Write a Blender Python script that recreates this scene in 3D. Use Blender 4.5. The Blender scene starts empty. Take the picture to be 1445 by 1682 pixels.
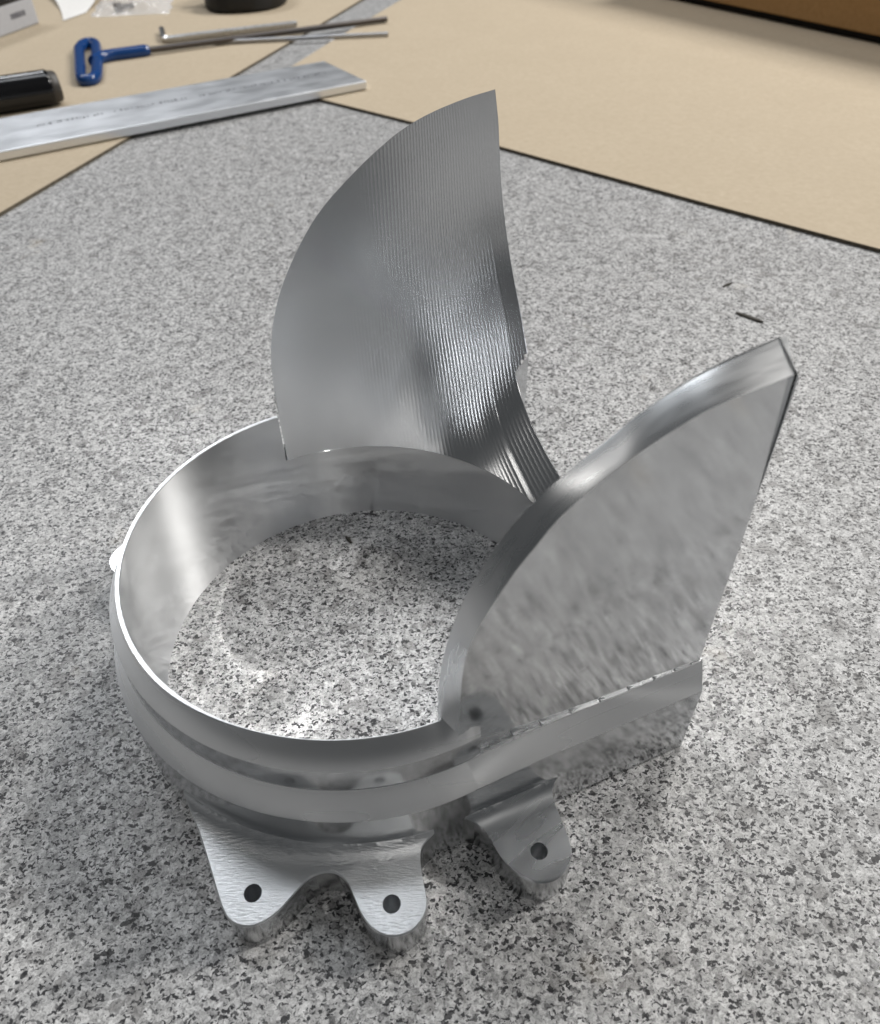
import bpy, bmesh, math, random
from mathutils import Vector, Matrix, noise as mnoise

S = 0.04                      # one model unit (the ring's inner radius) in metres
sc = bpy.context.scene
C = bpy.context.collection

# ------------------------------------------------------------------ camera
def set_camera():
    cam = bpy.data.cameras.new('camera'); o = bpy.data.objects.new('camera', cam); C.objects.link(o)
    yaw, pitch, roll = 0.1564, 0.7597, -0.0187
    f = Vector((math.sin(yaw) * math.cos(pitch), math.cos(yaw) * math.cos(pitch), -math.sin(pitch)))
    r = Vector((math.cos(yaw), -math.sin(yaw), 0)); u = r.cross(f)
    r2 = r * math.cos(roll) + u * math.sin(roll); u2 = u * math.cos(roll) - r * math.sin(roll)
    M = Matrix((r2, u2, -f)).transposed().to_4x4()
    M.translation = Vector((0, -2.4482, 3.2236)) * S
    o.matrix_world = M
    cam.sensor_fit = 'VERTICAL'; cam.sensor_height = 36; cam.lens = 36 * 1271.6 / 1682
    cam.clip_start = 0.005; cam.clip_end = 20
    cam.dof.use_dof = True; cam.dof.focus_distance = 3.55 * S; cam.dof.aperture_fstop = 32
    sc.camera = o
set_camera()

# ------------------------------------------------------------------ room light
w = bpy.data.worlds.new('World'); sc.world = w; w.use_nodes = True
w.node_tree.nodes['Background'].inputs[0].default_value = (0.93, 0.97, 1.0, 1)
w.node_tree.nodes['Background'].inputs[1].default_value = 0.068
def lamp(az, el, dist, power, sx, sy, col=(1, 0.97, 0.93), spin=0):
    l = bpy.data.lights.new('ceiling_lamp', 'AREA'); l.shape = 'RECTANGLE'; l.size = sx; l.size_y = sy
    l.energy = power; l.color = col
    o = bpy.data.objects.new('ceiling_lamp', l); C.objects.link(o)
    a, e = math.radians(az), math.radians(el)
    p = Vector((math.cos(a) * math.cos(e), math.sin(a) * math.cos(e), math.sin(e))) * dist
    o.location = p
    o.rotation_euler = p.to_track_quat('Z', 'Y').to_euler()
    if spin: o.rotation_euler.rotate_axis('Z', math.radians(spin))
    return o
lamp(50, 46, 1.8, 12, 0.26, 0.26)
lamp(11, 40, 1.8, 18, 0.08, 0.34)
lamp(124, 42, 1.8, 5.5, 0.42, 0.14, (0.95, 0.97, 1))
lamp(106, 37, 1.8, 2.5, 0.20, 0.14, (0.95, 0.97, 1))
lamp(82, 67, 1.9, 5.5, 0.85, 0.22, (0.92, 0.96, 1))
lamp(-80, 52, 1.9, 2.8, 0.05, 0.5)
lamp(167, 50, 1.9, 1.0, 0.05, 0.4)
lamp(-27, 50, 1.9, 0.8, 0.06, 0.4)
sc.view_settings.view_transform = 'Standard'; sc.view_settings.look = 'None'
sc.view_settings.exposure = 0; sc.view_settings.gamma = 1
sc.cycles.use_denoising = True; sc.cycles.denoising_prefilter = 'ACCURATE'; sc.cycles.denoising_input_passes = 'RGB_ALBEDO_NORMAL'
sc.cycles.max_bounces = 10; sc.cycles.glossy_bounces = 8; sc.cycles.diffuse_bounces = 5
sc.cycles.caustics_reflective = True; sc.cycles.blur_glossy = 0.1
sc.cycles.sample_clamp_indirect = 25

# ------------------------------------------------------------------ helpers
def lerp(a, b, t): return a + (b - a) * t
def smooth(a, b, x):
    t = min(1, max(0, (x - a) / (b - a))); return t * t * (3 - 2 * t)
def interp(x, xs, ys):
    if x <= xs[0]: return ys[0]
    for i in range(len(xs) - 1):
        if x <= xs[i + 1]:
            return lerp(ys[i], ys[i + 1], (x - xs[i]) / max(1e-9, xs[i + 1] - xs[i]))
    return ys[-1]
def spline(pts, n):
    """n points along a Catmull-Rom curve through pts, even in arc length"""
    P = [Vector(p) for p in pts]; P = [P[0] * 2 - P[1]] + P + [P[-1] * 2 - P[-2]]
    out = []
    for i in range(1, len(P) - 2):
        for k in range(24):
            t = k / 24; a, b, c, d = P[i - 1:i + 3]
            out.append(0.5 * ((2 * b) + (c - a) * t + (2 * a - 5 * b + 4 * c - d) * t * t + (3 * b - a - 3 * c + d) * t ** 3))
    out.append(P[-2])
    L = [0]
    for a, b in zip(out, out[1:]): L.append(L[-1] + (b - a).length)
    res, j = [], 0
    for k in range(n):
        s = L[-1] * k / (n - 1)
        while j < len(L) - 2 and L[j + 1] < s: j += 1
        res.append(out[j].lerp(out[j + 1], (s - L[j]) / max(1e-9, L[j + 1] - L[j])))
    return res
def mesh_obj(name, verts, faces, mats, parent=None, smooth_angle=30, mi=None, recalc=True, scale=S):
    me = bpy.data.meshes.new(name)
    me.from_pydata([tuple(c * scale for c in v) for v in verts], [], faces)
    for m in (mats if isinstance(mats, (list, tuple)) else [mats]): me.materials.append(m)
    if mi:
        for p, k in zip(me.polygons, mi): p.material_index = k
    if recalc:
        bm = bmesh.new(); bm.from_mesh(me); bmesh.ops.recalc_face_normals(bm, faces=bm.faces); bm.to_mesh(me); bm.free()
    if smooth_angle:
        me.polygons.foreach_set('use_smooth', [True] * len(me.polygons))
        me.set_sharp_from_angle(angle=math.radians(smooth_angle))
    me.update()
    o = bpy.data.objects.new(name, me); C.objects.link(o)
    if parent: o.parent = parent
    return o
def grid_faces(nx, ny, off=0, flip=False):
    F = []
    for i in range(nx - 1):
        for j in range(ny - 1):
            a = off + i * ny + j; q = (a, a + ny, a + ny + 1, a + 1)
            F.append(q[::-1] if flip else q)
    return F
def tag(o, label, cat, group=None):
    o['label'] = label; o['category'] = cat
    if group: o['group'] = group
def empty(name, loc=(0, 0, 0), rz=0):
    o = bpy.data.objects.new(name, None); C.objects.link(o)
    o.location = Vector(loc) * S; o.rotation_euler[2] = rz; o.empty_display_size = 0.01
    return o
def tube(pts, r, n=16, closed=False, cap=True, hexa=False):
    """swept tube; r is a number or a list. Returns verts, faces"""
    if hexa: n = 6
    pts = [Vector(p) for p in pts]; N = len(pts); V, F = [], []
    up = Vector((0, 0, 1))
    for i, p in enumerate(pts):
        a = pts[(i - 1) % N] if closed or i else pts[0]; b = pts[(i + 1) % N] if closed or i < N - 1 else pts[-1]
        t = (b - a).normalized(); s = t.cross(up)
        if s.length < 1e-3: s = Vector((1, 0, 0))
        s.normalize(); q = s.cross(t); rr = r[i] if isinstance(r, (list, tuple)) else r
        for k in range(n):
            w_ = 2 * math.pi * (k + 0.5) / n; V.append(p + (s * math.cos(w_) + q * math.sin(w_)) * rr)
    for i in range(N if closed else N - 1):
        for k in range(n):
            a = i * n; b = ((i + 1) % N) * n; F.append((a + k, a + (k + 1) % n, b + (k + 1) % n, b + k))
    if cap and not closed:
        F.append(tuple(range(n))[::-1]); F.append(tuple(range((N - 1) * n, N * n)))
    return V, F
def bevel_box(name, size, mat, parent=None, loc=(0, 0, 0), bev=0.02, seg=2, rz=0):
    bm = bmesh.new(); bmesh.ops.create_cube(bm, size=1)
    for v in bm.verts: v.co = Vector((v.co.x * size[0], v.co.y * size[1], v.co.z * size[2])) * S
    bmesh.ops.bevel(bm, geom=bm.edges[:], offset=bev * S, segments=seg, affect='EDGES', profile=0.5)
    me = bpy.data.meshes.new(name); bm.to_mesh(me); bm.free(); me.materials.append(mat)
    o = bpy.data.objects.new(name, me); C.objects.link(o); o.location = Vector(loc) * S; o.rotation_euler[2] = rz
    if parent: o.parent = parent
    return o

# ------------------------------------------------------------------ materials
class Mat:
    def __init__(s, name, col=(0.8, 0.8, 0.8), rough=0.5, metal=0.0, **kw):
        s.m = bpy.data.materials.new(name); s.m.use_nodes = True; s.t = s.m.node_tree
        s.p = s.t.nodes['Principled BSDF']
        s.p.inputs['Base Color'].default_value = (*col, 1); s.p.inputs['Roughness'].default_value = rough
        s.p.inputs['Metallic'].default_value = metal
        for k, v in kw.items(): s.p.inputs[k.replace('_', ' ')].default_value = v
        s.tc = None
    def n(s, typ, **kw):
        nd = s.t.nodes.new('ShaderNode' + typ)
        for k, v in kw.items(): setattr(nd, k, v)
        return nd
    def l(s, a, b): s.t.links.new(a, b)
    def coord(s, scale=(1, 1, 1), rot=(0, 0, 0)):
        """object coordinates in model units"""
        if s.tc is None: s.tc = s.n('TexCoord')
        mp = s.n('Mapping'); s.l(s.tc.outputs['Object'], mp.inputs[0])
        r = s.n('Mapping'); s.l(mp.outputs[0], r.inputs[0])
        mp.inputs['Rotation'].default_value = rot
        r.inputs['Scale'].default_value = tuple(c / S for c in scale)
        return r.outputs[0]
    def noise(s, vec, scale, detail=3, rough=0.5, dist=0):
        nd = s.n('TexNoise'); s.l(vec, nd.inputs['Vector'])
        nd.inputs['Scale'].default_value = scale; nd.inputs['Detail'].default_value = detail
        nd.inputs['Roughness'].default_value = rough; nd.inputs['Distortion'].default_value = dist
        return nd.outputs['Fac']
    def ramp(s, fac, stops, interp_='LINEAR'):
        nd = s.n('ValToRGB'); nd.color_ramp.interpolation = interp_; e = nd.color_ramp.elements
        while len(e) < len(stops): e.new(0.5)
        for k, (pos, c) in enumerate(stops):
            e[k].position = pos; e[k].color = (*c, 1) if isinstance(c, tuple) else (c, c, c, 1)
        s.l(fac, nd.inputs[0]); return nd.outputs[0]
    def mix(s, fac, a, b, mode='MIX'):
        nd = s.n('Mix', data_type='RGBA', blend_type=mode)
        for v, i in ((fac, 0), (a, 6), (b, 7)):
            if isinstance(v, (int, float)): nd.inputs[i].default_value = v if i == 0 else (v, v, v, 1)
            elif isinstance(v, tuple): nd.inputs[i].default_value = (*v, 1)
            else: s.l(v, nd.inputs[i])
        return nd.outputs[2]
    def bump(s, height, strength, dist):
        nd = s.n('Bump'); nd.inputs['Strength'].default_value = strength; nd.inputs['Distance'].default_value = dist * S
        s.l(height, nd.inputs['Height']); s.l(nd.outputs[0], s.p.inputs['Normal']); return nd
    def rough(s, fac, lo, hi):
        nd = s.n('MapRange'); s.l(fac, nd.inputs[0]); nd.inputs[1].default_value = 0.3; nd.inputs[2].default_value = 0.7
        nd.inputs[3].default_value = lo; nd.inputs[4].default_value = hi
        s.l(nd.outputs[0], s.p.inputs['Roughness'])

ALU = (0.76, 0.77, 0.78)
def metal(name, lo, hi, scale=(1, 1, 1), nscale=8, rot=(0, 0, 0), bump=0, bdist=0.002, aniso=0, col=ALU, detail=4, cylindrical=False):
    m = Mat(name, col, lo, 1.0)
    if cylindrical:      # lay the grain round the ring
        tc = m.n('TexCoord'); sx = m.n('SeparateXYZ'); m.l(tc.outputs['Object'], sx.inputs[0])
        at = m.n('Math', operation='ARCTAN2'); m.l(sx.outputs[1], at.inputs[0]); m.l(sx.outputs[0], at.inputs[1])
        zz = m.n('Math', operation='DIVIDE'); m.l(sx.outputs[2], zz.inputs[0]); zz.inputs[1].default_value = S
        cb = m.n('CombineXYZ'); m.l(at.outputs[0], cb.inputs[0]); m.l(zz.outputs[0], cb.inputs[2])
        mp = m.n('Mapping'); m.l(cb.outputs[0], mp.inputs[0]); mp.inputs['Scale'].default_value = scale; vec = mp.outputs[0]
    else:
        vec = m.coord(scale, rot)
    f = m.noise(vec, nscale, detail, 0.6)
    m.rough(f, lo, hi)
    if bump: m.bump(f, bump, bdist)
    if aniso:             # turning lines round the ring: a second lobe stretched along the axis
        p2 = m.n('BsdfPrincipled'); p2.inputs['Base Color'].default_value = (*col, 1); p2.inputs['Metallic'].default_value = 1
        p2.inputs['Roughness'].default_value = 0.45; p2.inputs['Anisotropic'].default_value = 1.0; p2.inputs['Anisotropic Rotation'].default_value = 0.25
        tg = m.n('Tangent', direction_type='RADIAL', axis='Z'); m.l(tg.outputs[0], p2.inputs['Tangent'])
        mx = m.n('MixShader'); mx.inputs[0].default_value = aniso
        m.l(m.p.outputs[0], mx.inputs[1]); m.l(p2.outputs[0], mx.inputs[2]); m.l(mx.outputs[0], m.t.nodes['Material Output'].inputs['Surface'])
    return m.m
m_inner = metal('turned_aluminium', 0.04, 0.12, (2.2, 1, 15), 2.0, bump=0.09, bdist=0.004, aniso=0.5, cylindrical=True)
m_satin = metal('satin_aluminium', 0.24, 0.32, (0.6, 1, 3), 1.5, cylindrical=True, aniso=0.35, detail=1)
m_mirror = metal('milled_bright_aluminium', 0.05, 0.13, (1, 1, 2), 3.0, bump=0.22, bdist=0.006)
m_face = metal('swirl_milled_aluminium', 0.06, 0.12, (5.0, 5.0, 34), 2.2, (0, 0.43, 0), bump=0.06, bdist=0.003)
m_wall = metal('side_wall_aluminium', 0.10, 0.18, (1, 1, 3), 2, col=(0.60, 0.61, 0.62))  # darker copy of the part's metal, painting in the shaded granite it reflects
m_ring = metal('ring_side_aluminium', 0.13, 0.20, (1, 1, 3), 2, col=(0.60, 0.61, 0.62))  # same darkening: the shaded reflection is put into the grey
m_side = metal('foot_side_aluminium', 0.17, 0.22, (2, 2, 2), 1, col=(0.56, 0.57, 0.575))  # colour darkened for the shadowed granite mirrored in the foot sides
m_rim = metal('rim_edge_aluminium', 0.28, 0.48, (1, 1, 1), 45, bump=0.5, bdist=0.004)
m_edge = metal('fin_edge_aluminium', 0.24, 0.32, (2, 12, 2), 2, detail=2)
m_rib = metal('ribbed_aluminium', 0.25, 0.27, (2, 2, 2), 1, detail=0)
m_foot = metal('brushed_aluminium', 0.28, 0.46, (9, 46, 9), 3, (0, 0, 0.35), bump=0.45, bdist=0.006, col=(0.72, 0.735, 0.75))
m_foot2 = metal('smooth_foot_aluminium', 0.22, 0.30, (1, 7, 1), 2, (0, 0, -0.35), detail=1, bump=0.10, bdist=0.004, col=(0.72, 0.735, 0.75))
m_bar = metal('mill_finish_aluminium', 0.36, 0.46, (1.0, 2.2, 1), 1.6, (0, 0, 0), bump=0.04, bdist=0.01, detail=2, col=(0.84, 0.86, 0.89))
m_steel = metal('grey_steel', 0.3, 0.4, (3, 30, 3), 3, col=(0.36, 0.36, 0.37))
m_dsteel = metal('black_oxide_steel', 0.35, 0.5, (3, 30, 3), 3, col=(0.12, 0.11, 0.105))
m_bright = metal('bright_steel', 0.25, 0.35, (3, 30, 3), 3, col=(0.5, 0.5, 0.5))

def granite():
    m = Mat('speckled_granite', rough=0.42)
    v = m.coord()
    wob = m.n('TexNoise'); m.l(v, wob.inputs['Vector']); wob.inputs['Scale'].default_value = 45; wob.inputs['Detail'].default_value = 2
    def jitter(amount):
        a = m.n('VectorMath', operation='SUBTRACT'); m.l(wob.outputs['Color'], a.inputs[0]); a.inputs[1].default_value = (0.5, 0.5, 0.5)
        b = m.n('VectorMath', operation='SCALE'); m.l(a.outputs[0], b.inputs[0]); b.inputs['Scale'].default_value = amount
        c = m.n('VectorMath', operation='ADD'); m.l(v, c.inputs[0]); m.l(b.outputs[0], c.inputs[1]); return c.outputs[0]
    j = jitter(0.035)
    def cells(vec, scale, rot=0.0, stretch=1.0):
        mp = m.n('Mapping'); m.l(vec, mp.inputs[0]); mp.inputs['Rotation'].default_value = (0, 0, rot); mp.inputs['Scale'].default_value = (1, stretch, 1)
        n = m.n('TexVoronoi'); m.l(mp.outputs[0], n.inputs['Vector']); n.inputs['Scale'].default_value = scale
        sp = m.n('SeparateColor'); m.l(n.outputs['Color'], sp.inputs[0]); return sp.outputs
    a = cells(j, 36); b = cells(j, 80, 0.6, 1.4); c = cells(j, 17)
    cloud = m.noise(v, 7, 4, 0.6)
    base = m.ramp(a[0], [(0.0, 0.20), (0.22, 0.36), (0.44, 0.58), (1.0, 0.80)])
    soft = m.ramp(m.noise(j, 32, 4, 0.7), [(0.28, 0.22), (0.50, 0.55), (0.70, 0.88)])
    base = m.mix(0.5, base, soft)
    # grey quartz grains
    q = m.ramp(c[1], [(0.0, 0.65), (0.06, 0.65), (0.08, 0.0)])
    base = m.mix(q, base, (0.27, 0.265, 0.26))
    # dark mica flakes, gathered in drifts
    d1 = m.n('Math', operation='ADD'); m.l(b[0], d1.inputs[0])
    cl = m.ramp(cloud, [(0.35, 0.0), (0.65, 0.16)]); m.l(cl, d1.inputs[1])
    fl = m.ramp(d1.outputs[0], [(0.0, 0.0), (0.77, 0.0), (0.86, 0.50), (0.93, 0.80), (0.97, 0.96)])
    base = m.mix(fl, base, (0.022, 0.022, 0.026))
    f2 = cells(j, 150, 1.1, 1.4)
    base = m.mix(m.ramp(f2[1], [(0.0, 0.50), (0.09, 0.40), (0.13, 0.0)]), base, (0.09, 0.09, 0.095))
    e = cells(j, 46, 2.2, 1.5)
    base = m.mix(m.ramp(e[2], [(0.0, 0.9), (0.022, 0.9), (0.030, 0.0)]), base, (0.02, 0.02, 0.022))
    fine = m.ramp(m.noise(j, 95, 3, 0.7), [(0.36, 0.52), (0.54, 0.97)])
    base = m.mix(1.0, base, fine, 'MULTIPLY')
    # faint rusty stains
    st = m.ramp(m.noise(v, 1.6, 3, 0.6), [(0.66, 0.0), (0.76, 0.28)])
    base = m.mix(st, base, (0.52, 0.45, 0.34))
    m.l(base, m.p.inputs['Base Color'])
    m.p.inputs['Specular IOR Level'].default_value = 0.35
    m.bump(m.noise(j, 40, 3), 0.12, 0.004)
    return m.m
m_granite = granite()
def board(name, col, dark, fib=0.1):
    m = Mat(name, col, 0.85)
    v = m.coord((1, 1, 1)); f = m.noise(v, 16, 5, 0.7); g = m.noise(m.coord((3, 14, 3), (0, 0, 0.7)), 4, 3); h = m.noise(v, 1.1, 3)
    c = m.mix(m.ramp(f, [(0.3, 0.0), (0.7, 1.0)]), dark, col)
    c = m.mix(m.ramp(g, [(0.55, 0.0), (0.75, 0.35)]), c, dark)
    c = m.mix(m.ramp(h, [(0.35, 0.25), (0.6, 0.0)]), c, dark)
    m.l(c, m.p.inputs['Base Color']); m.bump(f, 0.15, 0.01)
    return m.m
m_board = board('chipboard_card', (0.50, 0.42, 0.31), (0.43, 0.355, 0.255))
m_board_edge = board('chipboard_cut_edge', (0.16, 0.13, 0.09), (0.07, 0.06, 0.045))
m_box = board('box_card', (0.42, 0.24, 0.09), (0.33, 0.18, 0.065))
m_dark = Mat('gap_shade', (0.012, 0.011, 0.010), 0.8).m
m_blackgloss = Mat('gloss_black_plastic', (0.006, 0.006, 0.007), 0.16).m
m_blackmatt = Mat('matt_black_rubber', (0.008, 0.008, 0.008), 0.6).m
m_capend = Mat('cap_grey_brown', (0.05, 0.045, 0.04), 0.45).m
m_blue = Mat('blue_dipped_vinyl', (0.006, 0.048, 0.19), 0.22).m
m_paper = board('white_paper', (0.80, 0.79, 0.77), (0.74, 0.73, 0.71))
m_white = board('white_box_card', (0.50, 0.51, 0.54), (0.45, 0.46, 0.49))
m_ink = Mat('grey_ink', (0.10, 0.10, 0.12), 0.7).m
m_chip = Mat('dull_debris', (0.045, 0.040, 0.032), 0.7).m
def film():
    m = Mat('clear_film', (0.9, 0.9, 0.9), 0.12); m.p.inputs['Transmission Weight'].default_value = 0.0
    tr = m.n('BsdfTransparent'); mx = m.n('MixShader'); fr = m.n('LayerWeight'); fr.inputs[0].default_value = 0.35
    r = m.ramp(fr.outputs['Facing'], [(0.0, 0.16), (0.6, 0.32), (1.0, 0.8)])
    m.l(r, mx.inputs[0]); m.l(tr.outputs[0], mx.inputs[1]); m.l(m.p.outputs[0], mx.inputs[2])
    m.l(mx.outputs[0], m.t.nodes['Material Output'].inputs['Surface']); return m.m
m_film = film()

# ------------------------------------------------------------------ the granite table
tb = mesh_obj('granite_table', [(x, y, z) for x in (-17, 24) for y in (-7.5, 26) for z in (-1.2, 0)],
              [(0, 1, 3, 2), (4, 6, 7, 5), (0, 4, 5, 1), (2, 3, 7, 6), (1, 5, 7, 3), (0, 2, 6, 4)], m_granite, smooth_angle=0)
tb['kind'] = 'structure'

# ------------------------------------------------------------------ the machined part
ROT = math.radians(11)
part = empty('machined_ring', rz=ROT)
tag(part, 'bright machined aluminium ring with two tall curved fins and drilled feet, standing on granite', 'machined part')

# --- ring wall: profile (offset outwards from the bore, height) swept round the left half and along two straight flanks
A1, A2 = math.radians(97.6), math.radians(-81.2 + 360)      # the taller rim runs from A1 to A2
def ring_profile(a=2.5):
    wd = lerp(0.020, 0.006, smooth(math.radians(205), math.radians(235), a))
    wd += 0.052 * smooth(math.radians(271), math.radians(277.5), a)
    return [(0, 0), (0, 0.788), (0.002, 0.792), (wd - 0.002, 0.792), (wd, 0.790), (0.070, 0.692), (0.071, 0.688), (0.071, 0.562),
            (0.074, 0.557), (0.127, 0.428), (0.128, 0.422), (0.128, 0.012), (0.117, 0)]
pm = [0, 2, 2, 2, 1, 1, 3, 3, 1, 1, 3, 3]     # material for each strip: 0 bore, 1 satin, 2 rim, 3 mirror
V, F, MI = [], [], []
NA = 180
prof = ring_profile(); n = len(prof)
for i in range(NA + 1):
    a = lerp(A1, A2, i / NA)
    for o_, z in ring_profile(a): V.append(((1 + o_) * math.cos(a), (1 + o_) * math.sin(a), z))
for i in range(NA):
    for j in range(n - 1):
        F.append((i * n + j, (i + 1) * n + j, (i + 1) * n + j + 1, i * n + j + 1)); MI.append(pm[j])
for e in (0, NA):                    # the two cut ends of the taller rim
    F.append(tuple(e * n + j for j in range(n))); MI.append(1)
ring = mesh_obj('ring_wall', V, F, [m_inner, m_satin, m_rim, m_ring], part, 25, MI)

# --- bore of the lower half
V, F = [], []
N2 = 140
for i in range(N2 + 1):
    a = lerp(A2 - 2 * math.pi, A1, i / N2)
    for z in (0, 0.494, 0.497): V.append(((1 + (0.003 if z > 0.495 else 0)) * math.cos(a), (1 + (0.003 if z > 0.495 else 0)) * math.sin(a), z))
F = grid_faces(N2 + 1, 3)
bore = mesh_obj('bore_wall', V, F, [m_inner, m_rim], part, 40, recalc=False)
for p in bore.data.polygons:
    c = p.center; 
    if p.normal.x * c.x + p.normal.y * c.y > 0: p.flip()

# --- flanks: straight walls under the fins with the chamfer carried on
def flank(sign, u0, u1, v0, k, name):
    V, F, MI = [], [], []
    NU = 60
    rows = None
    for i in range(NU + 1):
        u = lerp(u0, u1, i / NU); t = smooth(u0, u0 + 0.35, u)
        zt, zb = lerp(0.557, 0.592, t), lerp(0.424, 0.448, t)
        end = 0.0
        pr = [(0.02, zt + 0.012), (0.069, zt + 0.004), (0.074, zt), (0.127, zb), (0.128, zb - 0.005), (0.128, 0.012), (0.115, 0)]
        for o_, z in pr: V.append((u, sign * (v0 + o_ - k * u), z))
    n = 7
    for i in range(NU):
        for j in range(n - 1):
            F.append((i * n + j, (i + 1) * n + j, (i + 1) * n + j + 1, i * n + j + 1)); MI.append([2, 1, 1, 3, 3, 3][j])
    # end face
    b = len(V)
    V += [(u1, sign * (v0 - 0.05 - k * u1), 0), (u1, sign * (v0 - 0.05 - k * u1), 0.60)]
    F.append(tuple(NU * n + j for j in range(n)) + (b, b + 1)); MI.append(3)
    return mesh_obj(name, V, F, [m_inner, m_satin, m_rim, m_wall], part, 25, MI)
flank(-1, 0.10, 1.165, 1.0, 0.05, 'flank_wall')
flank(1, -0.12, 1.165, 1.0, 0.0, 'flank_wall')

# --- cutter steps along the ledge above the near flank
us = [0.16, 0.30, 0.42, 0.55, 0.68, 0.81, 0.93, 1.03, 1.11, 1.16]
vi = lambda u: -(1.072 - 0.05 * u)
for a, b in zip(us, us[1:]):
    b2 = b - 0.004
    V = [(a, vi(a) - 0.003, 0.603), (b2, vi(b2) - 0.003, 0.597), (b2, vi(b2) + 0.036, 0.599), (a, vi(a) + 0.036, 0.608)]
    V += [(x, y, 0.575) for x, y, z in V]
    mesh_obj('ledge_step', V, [(0, 1, 2, 3), (0, 4, 5, 1), (1, 5, 6, 2), (2, 6, 7, 3), (3, 7, 4, 0), (7, 6, 5, 4)], m_edge, part, 0)

# --- fins
prof_v = [0.0, 0.191, 0.381, 0.551, 0.680, 0.775, 0.862, 0.940, 0.980, 0.998, 1.0, 1.0]
prof_z = [0.628, 0.641, 0.687, 0.745, 0.828, 0.960, 1.192, 1.419, 1.631, 1.83, 2.10, 2.233]
def trail_u(z):          # how far back the trailing edge reaches at each height, with the step beside the end facet
    return interp(z, [0.62, 1.0, 1.192, 1.419, 1.631, 1.83, 2.10, 2.233], [1.204, 1.204, 1.186, 1.158, 1.13, 1.107, 1.083, 1.062])
zn = [(z - prof_z[0]) / (prof_z[-1] - prof_z[0]) for z in prof_z]
prof_s = spline([(v, z, 0) for v, z in zip(prof_v, zn)], 601)
for p in prof_s: p.z = trail_u(lerp(prof_z[0], prof_z[-1], p.y))
QT = [k / 600 for k in range(601)]; QV = [p.x for p in prof_s]; QZ = [p.y for p in prof_s]; QU = [p.z for p in prof_s]
QV = [QV[k] + 1e-7 * k for k in range(601)]
def look(t, Y):
    f = min(1, max(0, t)) * 600; i = min(599, int(f)); return lerp(Y[i], Y[i + 1], f - i)
def fin(sign, le_in, le_out, vin, vout, kin, kout, kz, uhi):
    """le_in / le_out: (u, z) of the inner and outer edge of the curved leading edge"""
    nle = 90
    LI = spline([(u, z, 0) for u, z in le_in], nle); LO = spline([(u, z, 0) for u, z in le_out], nle)
    vI = lambda u: sign * (vin - kin * u); vO = lambda u, z: sign * (vout - kout * u + kz * z)
    liu, liz = [p.x for p in LI], [p.y for p in LI]
    for i in range(1, nle): liu[i] = max(liu[i], liu[i - 1] + 1e-5)
    u0, u1 = liu[0], liu[-1]
    # ribbed inner face: one column per cutter pass fraction, each pass a scallop between two ridges
    NR, SUB = 76, 8
    cols, nq = NR * SUB + 1, 90
    V = []
    span = 1.204 - u0; UE = 1.204
    for i in range(cols):
        uc = u0 + span * i / (cols - 1)
        x = (i % SUB) / SUB - 0.5
        amp = lerp(0.00012, 0.0012, smooth(0.25, 0.9, i / cols)) 
        vb = math.sqrt(max(0, 1 - uc * uc)) if uc < 1 else 0.0
        zf = 0.497 + min(uc - 1, 0.12) * 1.092
        w_ = smooth(0.55, UE, uc)
        ut = uc + (u1 - UE) * w_
        zt = interp(ut, liu, liz); vt = vin - kin * ut
        q0 = interp(vb, QV, QT) if uc < 1 else 0.0
        zq0 = interp(q0, QT, QZ)
        row = []
        for k in range(nq):
            t = q0 + (1 - q0) * k / (nq - 1)
            vh, zh, pu = look(t, QV), look(t, QZ), look(t, QU)
            uu = uc + (pu - UE) * w_
            sq = (zh - zq0) / (1 - zq0)
            z = lerp(zf, zt, zh) - ((lerp(zf, zt, zq0) - 0.497) * (1 - sq) ** 3 if uc < 1 else 0)
            v = vh * lerp(1, vt, smooth(0, 1, (vh - vb) / max(1e-6, 1 - vb)) if vb < 0.9999 else 1)
            h = amp * 4 * (x * x) * (1 - 0.62 * smooth(0.05, 0.9, zh))
            row.append((uu, sign * (v - h), z + h * (1 - zh) * 0.6))
        V += row
    ic = round((1.12 - u0) / span * (cols - 1))           # the pass along which the scoop is cut off
    F = [f for f in grid_faces(cols, nq) if not (f[0] // nq >= ic and sum(V[k][2] for k in f) / 4 < 0.905 + (V[f[0]][0] - 1.12) * 1.1)]
    body_name = 'fin'
    # outer slab
    V2, F2, MI = [], [], []
    nb = 26
    for i in range(nle):
        p = LO[i]; u = p.x
        ub = lerp(LO[0].x, uhi, i / (nle - 1))
        for j in range(nb):
            t = j / (nb - 1)
            uu = lerp(ub, u, t); z = lerp(0.59, p.y, t)
            # two shallow facets meeting in a faint crease across the face
            cr = (z - 1.02) - 0.46 * (uu - 0.15)
            dv = 0.034 * max(0, cr) - 0.008 * max(0, -cr)
            dv += 0.0035 * math.sin(uu * 5.1 + z * 3.3)
            V2.append((uu, vO(uu, z) - sign * dv, z))
    F2 += grid_faces(nle, nb); MI += [0] * len(F2)
    # curved edge strip between the two outlines
    b = len(V2)
    for i in range(nle):
        V2.append((LI[i].x, vI(LI[i].x), LI[i].y))
        q = V2[i * nb + nb - 1]
        V2.append((lerp(LI[i].x, q[0], 0.995), lerp(vI(LI[i].x), q[1], 0.985), lerp(LI[i].y, q[2], 0.97)))
        V2.append(q)
    k0 = len(F2); F2 += grid_faces(nle, 3, b); MI += [1] * (len(F2) - k0)
    # trailing strip from the end of the ribbed face to the straight outer edge
    b = len(V2); last = V[(cols - 1) * nq:]
    tr = [q for q in last if q[2] > 0.985]
    for q in tr:
        V2.append(q); zz = min(q[2], LO[-1].y); ue = lerp(uhi, LO[-1].x, (zz - 0.59) / (LO[-1].y - 0.59)); V2.append((ue, vO(ue, zz), zz))
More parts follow.
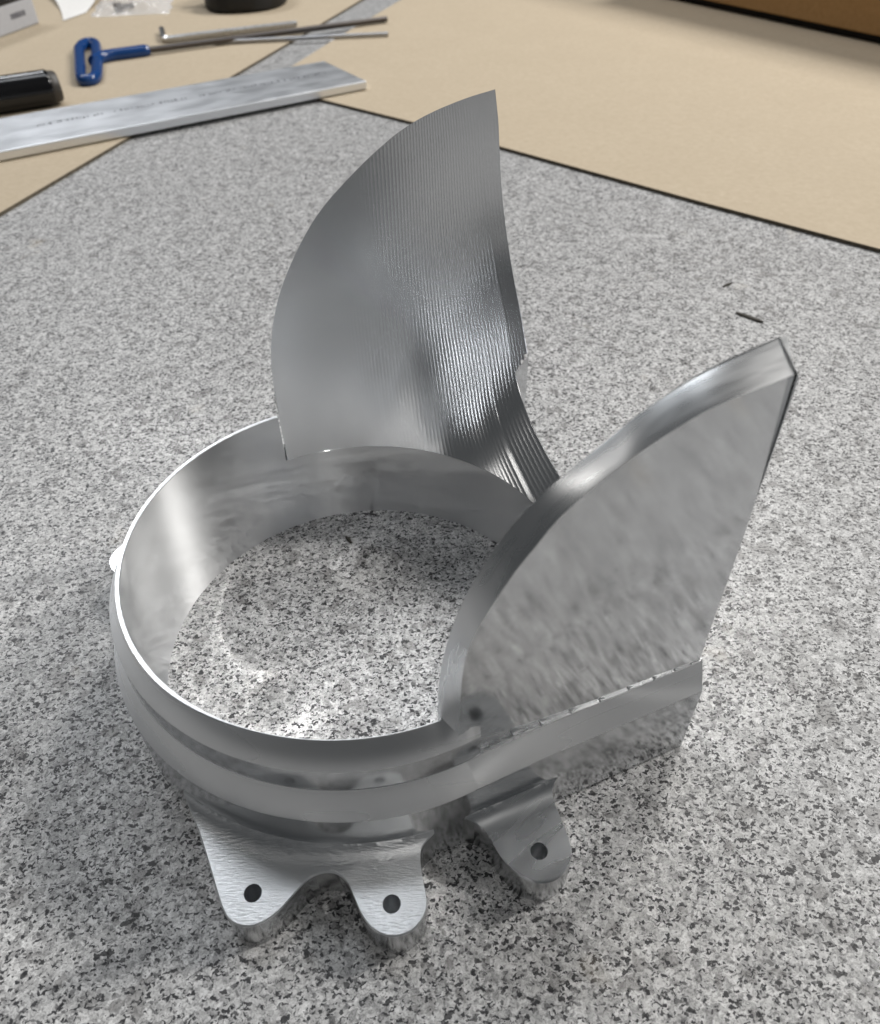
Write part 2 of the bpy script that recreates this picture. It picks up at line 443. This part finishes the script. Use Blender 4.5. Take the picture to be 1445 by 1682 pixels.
    k0 = len(F2); F2 += grid_faces(len(tr), 2, b); MI += [0] * (len(F2) - k0)
    # front return of the slab above the ring, bore side
    f = mesh_obj(body_name, V2, F2, [m_face, m_edge], part, 30, MI)
    # vertical facet beside the bite in the trailing edge
    k_ = vin - kin
    fv = [(1.08, sign * 0.745 * k_, 0.2), (1.205, sign * 0.772 * k_, 0.2), (1.205, sign * 0.772 * k_, 0.985), (1.13, sign * 0.752 * k_, 0.925), (1.08, sign * 0.745 * k_, 0.86)]
    mesh_obj('end_facet', fv, [(0, 1, 2, 3, 4)], m_mirror, f, 0)
    # back wall below the scoop
    bw = [q for q in V[ic * nq:(ic + 1) * nq] if q[2] <= 0.92]; bv = []
    for q in bw: bv += [q, (q[0], q[1], 0.0)]
    mesh_obj('back_wall', bv, grid_faces(len(bw), 2), m_mirror, f, 0)
    rf = mesh_obj('ribbed_face', V, F, m_rib, f, 0, recalc=False)
    rf.data.polygons.foreach_set('use_smooth', [True] * len(rf.data.polygons))
    bm = bmesh.new(); bm.from_mesh(rf.data)
    bm.normal_update(); bm.faces.ensure_lookup_table()
    if bm.faces[len(bm.faces) // 3].normal.y * sign > 0: bmesh.ops.reverse_faces(bm, faces=bm.faces[:])
    bm.to_mesh(rf.data); bm.free()
    rf['label'] = 'ribbed inner face with fine parallel cutter lines'
    return f
le1 = [(-0.124, 0.76), (-0.1235, 0.93), (-0.110, 1.12), (-0.077, 1.292), (-0.010, 1.476), (0.093, 1.655), (0.212, 1.81), (0.336, 1.921), (0.479, 2.028),
       (0.620, 2.114), (0.757, 2.168), (0.919, 2.208), (1.062, 2.230)]
le1o = [(u + 0.05 * (1 - i / 12), z - 0.07 - 0.02 * i / 12) for i, (u, z) in enumerate(le1)]
le2 = [(0.023, 0.72), (0.024, 0.83), (0.031, 0.990), (0.053, 1.162), (0.090, 1.311), (0.129, 1.421), (0.185, 1.530), (0.247, 1.630), (0.317, 1.710), (0.378, 1.768),
       (0.464, 1.831), (0.550, 1.889), (0.633, 1.946), (0.719, 1.990), (0.791, 2.021), (0.913, 2.057), (1.085, 2.090)]
le2o = [(0.079, 0.70), (0.079, 0.941), (0.081, 1.072), (0.093, 1.224), (0.119, 1.325), (0.157, 1.410), (0.199, 1.489), (0.249, 1.573), (0.306, 1.651), (0.361, 1.726),
        (0.441, 1.801), (0.522, 1.859), (0.602, 1.910), (0.70, 1.960), (0.814, 2.002), (1.046, 2.036)]
fin(1, le1, le1o, 1.0, 1.085, 0.0, 0.0, 0.0, 1.13)
fin(-1, le2, le2o, 0.990, 1.012, 0.02, 0.03, 0.055, 1.152)

# --- drilled feet
def cut_hole(o, xy, r):
    V, F = tube([(xy[0], xy[1], -0.3), (xy[0], xy[1], 0.8)], r, 40)
    c = mesh_obj('cutter', V, F, m_satin, None, 30)
    md = o.modifiers.new('hole', 'BOOLEAN'); md.object = c; md.operation = 'DIFFERENCE'; md.solver = 'EXACT'
    bpy.context.view_layer.update()
    dg = bpy.context.evaluated_depsgraph_get(); me = bpy.data.meshes.new_from_object(o.evaluated_get(dg))
    o.modifiers.clear(); me.set_sharp_from_angle(angle=math.radians(35)); o.data = me
    bpy.data.objects.remove(c)
def foot(outline, wall, dist, holes, zt, mat, name='mounting_foot'):
    """outline: plan of the foot; wall(p): its foot on the ring wall; dist(p): distance from the wall. Fillet where it meets the ring"""
    NO, NR, RF = 150, 22, 0.10
    O = spline([(x, y, 0) for x, y in outline], NO)
    V = []
    for p in O:
        q = Vector(wall(p))
        for j in range(NR):
            t = j / (NR - 1); c = q.lerp(p, t ** 1.25); d = max(0, dist(c))
            d += 0.014; h = 0 if d >= RF else RF - math.sqrt(max(0, RF * RF - (RF - d) ** 2))
            V.append((c.x, c.y, zt + h))
    nt = len(V); V += [(x, y, 0.0) for x, y, z in V]
    def inset(k, a):           # move an outline vertex towards the ring
        p, q = Vector(V[k]), Vector(V[k - 1]); e = (q - p); e.z = 0; return p + e.normalized() * a
    ring_v = []
    for i in range(NO):
        k = i * NR + NR - 1; p = Vector(V[k]); b = len(V)
        V += [(p.x, p.y, p.z - 0.007), (p.x, p.y, 0.010)]; ring_v.append(b)
        t_, u_ = inset(k, 0.006), inset(k, 0.010); V[k] = tuple(t_); V[k + nt] = (u_.x, u_.y, 0.0)
    F = grid_faces(NO, NR); F += [tuple(nt + k for k in f[::-1]) for f in grid_faces(NO, NR)]
    MI = [0] * len(F)
    for i in range(NO - 1):
        a, b = i * NR + NR - 1, (i + 1) * NR + NR - 1
        r0, r1 = ring_v[i], ring_v[i + 1]
        F += [(a, b, r1, r0), (r0, r1, r1 + 1, r0 + 1), (r0 + 1, r1 + 1, b + nt, a + nt)]; MI += [0, 1, 1]
        a, b = i * NR, (i + 1) * NR; F.append((b, a, a + nt, b + nt)); MI.append(1)
    for i in (0, NO - 1):
        for j in range(NR - 1):
            a, b = i * NR + j, i * NR + j + 1
            F.append((a, b, ring_v[i], ring_v[i] + 1, b + nt, a + nt) if j == NR - 2 else (a, b, b + nt, a + nt)); MI.append(1)
    o = mesh_obj(name, V, F, [mat, m_side], part, 35, MI)
    for h in holes: cut_hole_world(o, h)
    return o
def cut_hole_world(o, xy):
    c, s = math.cos(ROT), math.sin(ROT)
    cut_hole(o, (xy[0] * c - xy[1] * s, xy[0] * s + xy[1] * c), 0.034)
bpy.context.view_layer.update()
def wall_r(p):
    v = Vector((p.x, p.y, 0)).normalized() * 1.10; return v
dist_r = lambda p: math.hypot(p.x, p.y) - 1.128
o01 = [(-0.955, -0.612), (-0.92, -0.819), (-0.901, -0.971), (-0.885, -1.095), (-0.866, -1.153), (-0.826, -1.191), (-0.77, -1.205), (-0.696, -1.189), (-0.615, -1.143),
       (-0.556, -1.113), (-0.502, -1.112), (-0.455, -1.133), (-0.426, -1.18), (-0.416, -1.24), (-0.405, -1.314), (-0.379, -1.374), (-0.331, -1.417), (-0.263, -1.429),
       (-0.202, -1.404), (-0.168, -1.356), (-0.155, -1.285), (-0.140, -1.21), (-0.115, -1.16), (-0.055, -1.135)]
foot(o01, wall_r, dist_r, [(-0.767, -1.089), (-0.291, -1.313)], 0.19, m_foot)
o2 = [(0.04, -1.122), (0.095, -1.135), (0.140, -1.19), (0.158, -1.295), (0.182, -1.365), (0.213, -1.411), (0.261, -1.443), (0.32, -1.452), (0.38, -1.43), (0.421, -1.384),
      (0.438, -1.307), (0.446, -1.218), (0.456, -1.15), (0.478, -1.115), (0.52, -1.095)]
foot(o2, lambda p: (p.x, -1.09 + 0.05 * p.x, 0), lambda p: -(p.y) - (1.128 - 0.05 * p.x), [(0.305, -1.333)], 0.19, m_foot2)
o3 = []
for da, r in ((-12, 1.125), (-9, 1.16), (-7.4, 1.22), (-6.6, 1.30), (-5.2, 1.40), (-2.8, 1.47), (0, 1.49), (2.8, 1.47), (5.2, 1.40), (6.6, 1.32), (7.4, 1.22), (9, 1.16), (12, 1.125)):
    a = math.radians(140 + da); o3.append((r * math.cos(a), r * math.sin(a)))
a = math.radians(140)
foot(o3[::-1], wall_r, dist_r, [(1.34 * math.cos(a), 1.34 * math.sin(a))], 0.19, m_foot2)

# ------------------------------------------------------------------ card sheets lying on the granite
def slab(name, pts, z0, z1, top, edge):
    n = len(pts); V = [(x, y, z0) for x, y in pts] + [(x, y, z1) for x, y in pts]
    F = [tuple(range(n))[::-1], tuple(range(n, 2 * n))] + [(i, (i + 1) % n, n + (i + 1) % n, n + i) for i in range(n)]
    return mesh_obj(name, V, F, [top, edge], None, 0, [0, 0] + [1] * n)
s1 = slab('card_sheet', [(-3.17, 6.09), (1.39, 15.51), (2.6, 18.0), (-9, 22), (-12, 10), (-9.5, 1.2), (-6.2, -0.1)], 0.001, 0.038, m_board, m_board_edge)
tag(s1, 'tan card sheet under the blue T-handle key and black cylinder', 'card sheet')
s2 = slab('card_sheet', [(-0.42, 10.28), (0.23, 9.35), (1.40, 8.04), (2.27, 6.95), (3.98, 4.85), (5.08, 3.56), (7.5, 0.7), (16, 4), (18, 18), (6, 22), (2.15, 15.32), (0.71, 12.56)], 0.001, 0.038, m_board, m_board_edge)
tag(s2, 'large tan card sheet under the brown cardboard box', 'card sheet')

# ------------------------------------------------------------------ aluminium flat bar
bar = empty('flat_bar', (-1.38, 9.25, 0.05), math.atan2(1.93, 4.45))
tag(bar, 'long flat aluminium bar with faded printed line lying across both card sheets', 'metal bar')
b_ = bevel_box('bar_body', (9.0, 1.31, 0.105), m_bar, bar, (-2.22, 0, 0.0525), 0.015)
rnd = random.Random(4)
V, F = [], []; x = -2.0
while x < 2.0:
    wd = rnd.uniform(0.02, 0.05); 
    if rnd.random() < 0.86 and not (-0.1 < x < 0.05):
        i = len(V); h = rnd.uniform(0.012, 0.034); y = 0.06 + rnd.uniform(-0.012, 0.012)
        V += [(x, y - h, 0.1062), (x + wd * 0.7, y - h, 0.1062), (x + wd * 0.7, y + h, 0.1062), (x, y + h, 0.1062)]; F.append((i, i + 1, i + 2, i + 3))
    x += wd + rnd.choice((0.01, 0.015, 0.05))
mesh_obj('printed_marking', V, F, m_ink, bar, 0)

# ------------------------------------------------------------------ T-handle key
tk = empty('t_handle_key', (-3.1, 11.9, 0.038))
tag(tk, 'hex key with looped blue dipped T-handle lying on the left card sheet', 'hex key')
Lc = Vector((-3.1, 11.9, 0.038))
loop = [(-3.40, 12.55), (-3.385, 12.85), (-3.31, 12.98), (-3.20, 12.9), (-3.135, 12.6), (-3.045, 12.05), (-2.92, 11.2), (-2.89, 10.85), (-2.94, 10.68), (-3.04, 10.70), (-3.12, 10.95), (-3.26, 11.75)]
pts = spline([(x, y, 0.10) for x, y in loop + loop[:1]], 90)[:-1]
V, F = tube([p - Lc for p in pts], 0.085, 14, closed=True)
hl = mesh_obj('handle_loop', V, F, m_blue, tk, 50)
pts = spline([(-3.05, 11.72, 0.10), (-2.98, 11.90, 0.11), (-2.82, 12.03, 0.11), (-2.55, 12.12, 0.11), (-2.26, 12.23, 0.11)], 30)
V, F = tube([p - Lc for p in pts], [0.09] * 27 + [0.088, 0.080, 0.066], 14)
mesh_obj('handle_sleeve', V, F, m_blue, tk, 50)
V, F = tube([Vector((-2.3, 12.22, 0.11)) - Lc, Vector((-0.3, 12.89, 0.105)) - Lc, Vector((1.73, 13.57, 0.10)) - Lc], 0.048, 6)
mesh_obj('shaft', V, F, m_dsteel, tk, 20)

# ------------------------------------------------------------------ loose hex keys
k0 = Vector((-2.07, 12.95, 0.05))
hk = empty('hex_key', k0)
tag(hk, 'short bright L-shaped hex key beside the shaft of the blue T-handle key', 'hex key')
pts = spline([(-2.20, 13.72, 0.10), (-2.15, 13.36, 0.10), (-2.12, 13.10, 0.10), (-2.06, 12.985, 0.10), (-1.93, 12.98, 0.10), (-1.4, 13.15, 0.10), (-0.6, 13.37, 0.10), (0.13, 13.58, 0.10)], 60)
V, F = tube([p - k0 for p in pts], 0.050, 6)
mesh_obj('key_rod', V, F, m_bright, hk, 25)
k1 = Vector((0.2, 12.6, 0.05))
hk2 = empty('hex_rod', k1)
tag(hk2, 'thin dark hex rod reaching under the T-handle shaft across the granite gap', 'hex key')
V, F = tube([Vector((-1.25, 12.66, 0.078)) - k1, Vector((0.2, 12.60, 0.08)) - k1, Vector((1.63, 12.54, 0.082)) - k1], 0.033, 6)
mesh_obj('rod', V, F, m_steel, hk2, 20)

# ------------------------------------------------------------------ black cylinder behind the bar
c0 = Vector((-3.02, 9.92, 0.038))
cy = empty('black_cylinder', c0); dr = Vector((0.93, 0.36, 0)).normalized(); R = 0.215
tag(cy, 'glossy black cylinder with rounded end lying behind the aluminium bar', 'cylinder')
ax = Vector((0, 0, R))
pts = [ax - dr * 3.2, ax - dr * 0.32]; rs = [R, R]
for k in range(1, 7):
    t = k / 6 * math.pi / 2; pts.append(ax - dr * (0.32 - 0.05 * math.sin(t))); rs.append(R - 0.02 * (1 - math.cos(t)))
V, F = tube(pts, rs, 48); mesh_obj('barrel', V, F, m_blackgloss, cy, 40)
V, F = tube([ax - dr * 0.271, ax - dr * 0.20, ax - dr * 0.17], [0.196, 0.187, 0.165], 48); mesh_obj('end_cap', V, F, m_capend, cy, 40)

# ------------------------------------------------------------------ cardboard box
ex = Vector((9.35 - 7.61, 10.43 - 14.1, 0)).normalized(); ey = Vector((-ex.y, ex.x, 0))
bx = empty('cardboard_box', (8.3, 12.0, 0.038), math.atan2(ex.y, ex.x))
tag(bx, 'brown cardboard box standing on the large card sheet', 'box')
bevel_box('side_panel', (9.0, 0.10, 2.2), m_box, bx, (1.2, 0.05, 0.12 + 1.1), 0.02)
bevel_box('side_panel', (9.0, 0.10, 2.2), m_box, bx, (1.2, 3.95, 0.12 + 1.1), 0.02)
for x in (-3.25, 5.65): bevel_box('end_panel', (0.10, 3.76, 2.2), m_box, bx, (x, 2.0, 0.12 + 1.1), 0.02)
bevel_box('lid_flap', (8.78, 3.76, 0.08), m_box, bx, (1.2, 2.0, 2.2), 0.02)
bevel_box('gap_shade_strip', (8.9, 3.8, 0.13), m_dark, bx, (1.2, 2.02, 0.064), 0.02)  # near-black slab painted as the shaded gap under the box

# ------------------------------------------------------------------ small box, paper, bag and black tool at the back
sb = empty('small_box', (-5.06, 14.26, 0.038), math.atan2(1.02, 0.46))
tag(sb, 'small white carton with black upper half on the left card sheet', 'box')
bevel_box('lower_carton', (2.6, 1.6, 0.42), m_white, sb, (-0.35, 0.62, 0.21), 0.03)
bevel_box('upper_carton', (2.62, 1.62, 0.5), m_blackgloss, sb, (-0.35, 0.62, 0.665), 0.03)
V, F = [], []; x = 0.25
for k in range(7):
    i = len(V); wd = rnd.uniform(0.03, 0.06); V += [(x, -0.183, 0.19), (x + wd, -0.183, 0.19), (x + wd, -0.183, 0.27), (x, -0.183, 0.27)]; F.append((i, i + 1, i + 2, i + 3)); x += wd + 0.015
mesh_obj('printed_mark', V, F, m_ink, sb, 0)

V, NXY = [], 22
base = [Vector((-4.75, 17.4, 0)), Vector((-4.10, 15.10, 0)), Vector((-3.80, 15.75, 0)), Vector((-3.75, 17.5, 0))]
for i in range(NXY):
    for j in range(NXY):
        a, b = i / (NXY - 1), j / (NXY - 1)
        p = base[1].lerp(base[0], a).lerp(base[2].lerp(base[3], a), b)
        z = 0.052 + 0.10 * a * a + 0.05 * (1 - math.cos(b * 3)) * a + 0.012 * mnoise.noise(p * 2.2)
        V.append((p.x + 0.06 * math.sin(a * 3), p.y, max(0.05, z)))
nn = len(V); V += [(x, y, z - 0.004) for x, y, z in V]
pp = mesh_obj('paper_sheet', V, grid_faces(NXY, NXY) + grid_faces(NXY, NXY, nn, True), m_paper, None, 60)
tag(pp, 'curled white paper scrap between the small carton and clear bag', 'paper')

bg = empty('plastic_bag', (-2.95, 16.05, 0.038))
tag(bg, 'crumpled clear plastic bag with a small metal part on the card', 'plastic bag')
V = []; NB = 34
for s_ in (1, -1):
    for i in range(NB):
        for j in range(NB):
            x, y = (i / (NB - 1) - 0.5) * 1.45, (j / (NB - 1) - 0.5) * 1.5
            e = min(1, 3.2 * min(0.5 - abs(x / 1.45), 0.5 - abs(y / 1.5)) + 0.02)
            cr = abs(mnoise.noise(Vector((x * 2.4, y * 2.4, s_ * 3)))) * 0.35 + abs(mnoise.noise(Vector((x * 6, y * 6, 5 + s_)))) * 0.14
            z = 0.004 + (0.10 * e + cr * e if s_ > 0 else 0.0)
            V.append((x + 0.12 * mnoise.noise(Vector((y * 2, 0, 1))), y + 0.1 * mnoise.noise(Vector((x * 2, 3, 1))), z))
mesh_obj('film', V, grid_faces(NB, NB) + grid_faces(NB, NB, NB * NB, True), m_film, bg, 0)
V, F = tube([(-0.28, -0.42, 0.08), (-0.16, -0.36, 0.08), (-0.15, -0.36, 0.08), (0.05, -0.28, 0.08)], [0.075, 0.075, 0.045, 0.045], 12)
mesh_obj('metal_fitting', V, F, m_dsteel, bg, 30)

tl = empty('black_case', (-0.75, 15.55, 0.038))
tag(tl, 'rounded black rubber tool end beyond the hex keys', 'tool')
V, F = [], []; NP = 40
lv = [(0.93, 0.0), (1.0, 0.05), (1.0, 0.25), (0.94, 0.45), (0.8, 0.6), (0.5, 0.68), (0.0, 0.70)]
for s_, z in lv:
    for k in range(NP):
        w_ = 2 * math.pi * k / NP; cx, sy = math.cos(w_), math.sin(w_)
        V.append((0.78 * s_ * (abs(cx) ** 0.8) * (1 if cx > 0 else -1) + 0.12 * sy, 0.85 * s_ * (abs(sy) ** 0.9) * (1 if sy > 0 else -1) + 0.25, z))
for i in range(len(lv) - 1):
    for k in range(NP): F.append((i * NP + k, i * NP + (k + 1) % NP, (i + 1) * NP + (k + 1) % NP, (i + 1) * NP + k))
tb_ = mesh_obj('case_shell', V, F, m_blackmatt, tl, 50)
V, F = tube([(-0.98 + 0.0, 0.32, 0.30), (-0.75, 0.30, 0.32), (-0.5, 0.28, 0.34)], [0.10, 0.13, 0.13], 14); mesh_obj('side_knob', V, F, m_blackmatt, tl, 40)

# ------------------------------------------------------------------ stray debris on the granite
def chip(name, a, b, wdt, label, seed, group=None):
    a, b = Vector((*a, 0.006)), Vector((*b, 0.006)); r = random.Random(seed); mid = (a + b) / 2; n_ = 9
    d = (b - a); s_ = Vector((-d.y, d.x, 0)).normalized(); V, F = [], []
    for k in range(n_):
        t = k / (n_ - 1); c = a.lerp(b, t) - mid + s_ * 0.15 * wdt * math.sin(t * 5); w_ = wdt * (0.35 + 0.65 * math.sin(math.pi * min(1, max(0, t)))) * r.uniform(0.8, 1.15)
        V += [c - s_ * w_, c + s_ * w_ + Vector((0, 0, 0.002)), c + s_ * w_ * 0.5 + Vector((0, 0, 0.014)), c - s_ * w_ * 0.5 + Vector((0, 0, 0.014))]
    for k in range(n_ - 1):
        for q in range(4): F.append((k * 4 + q, k * 4 + (q + 1) % 4, k * 4 + 4 + (q + 1) % 4, k * 4 + 4 + q))
    F += [(3, 2, 1, 0), tuple(range(n_ * 4 - 4, n_ * 4))]
    o = mesh_obj(name, V, F, m_chip, None, 40); o.location = Vector((mid.x, mid.y, 0.001)) * S
    tag(o, label, 'debris'); return o
chip('debris_sliver', (3.31, 2.79), (3.46, 2.61), 0.03, 'dark brown sliver on granite beyond the tip of the bright-edged fin', 1)
chip('debris_flake', (3.40, 3.23), (3.50, 3.28), 0.016, 'small brown flake on granite nearest the large card sheet', 2)
chip('debris_speck', (-0.05, 0.79), (-0.018, 0.735), 0.012, 'tiny black speck on granite inside the ring', 3)
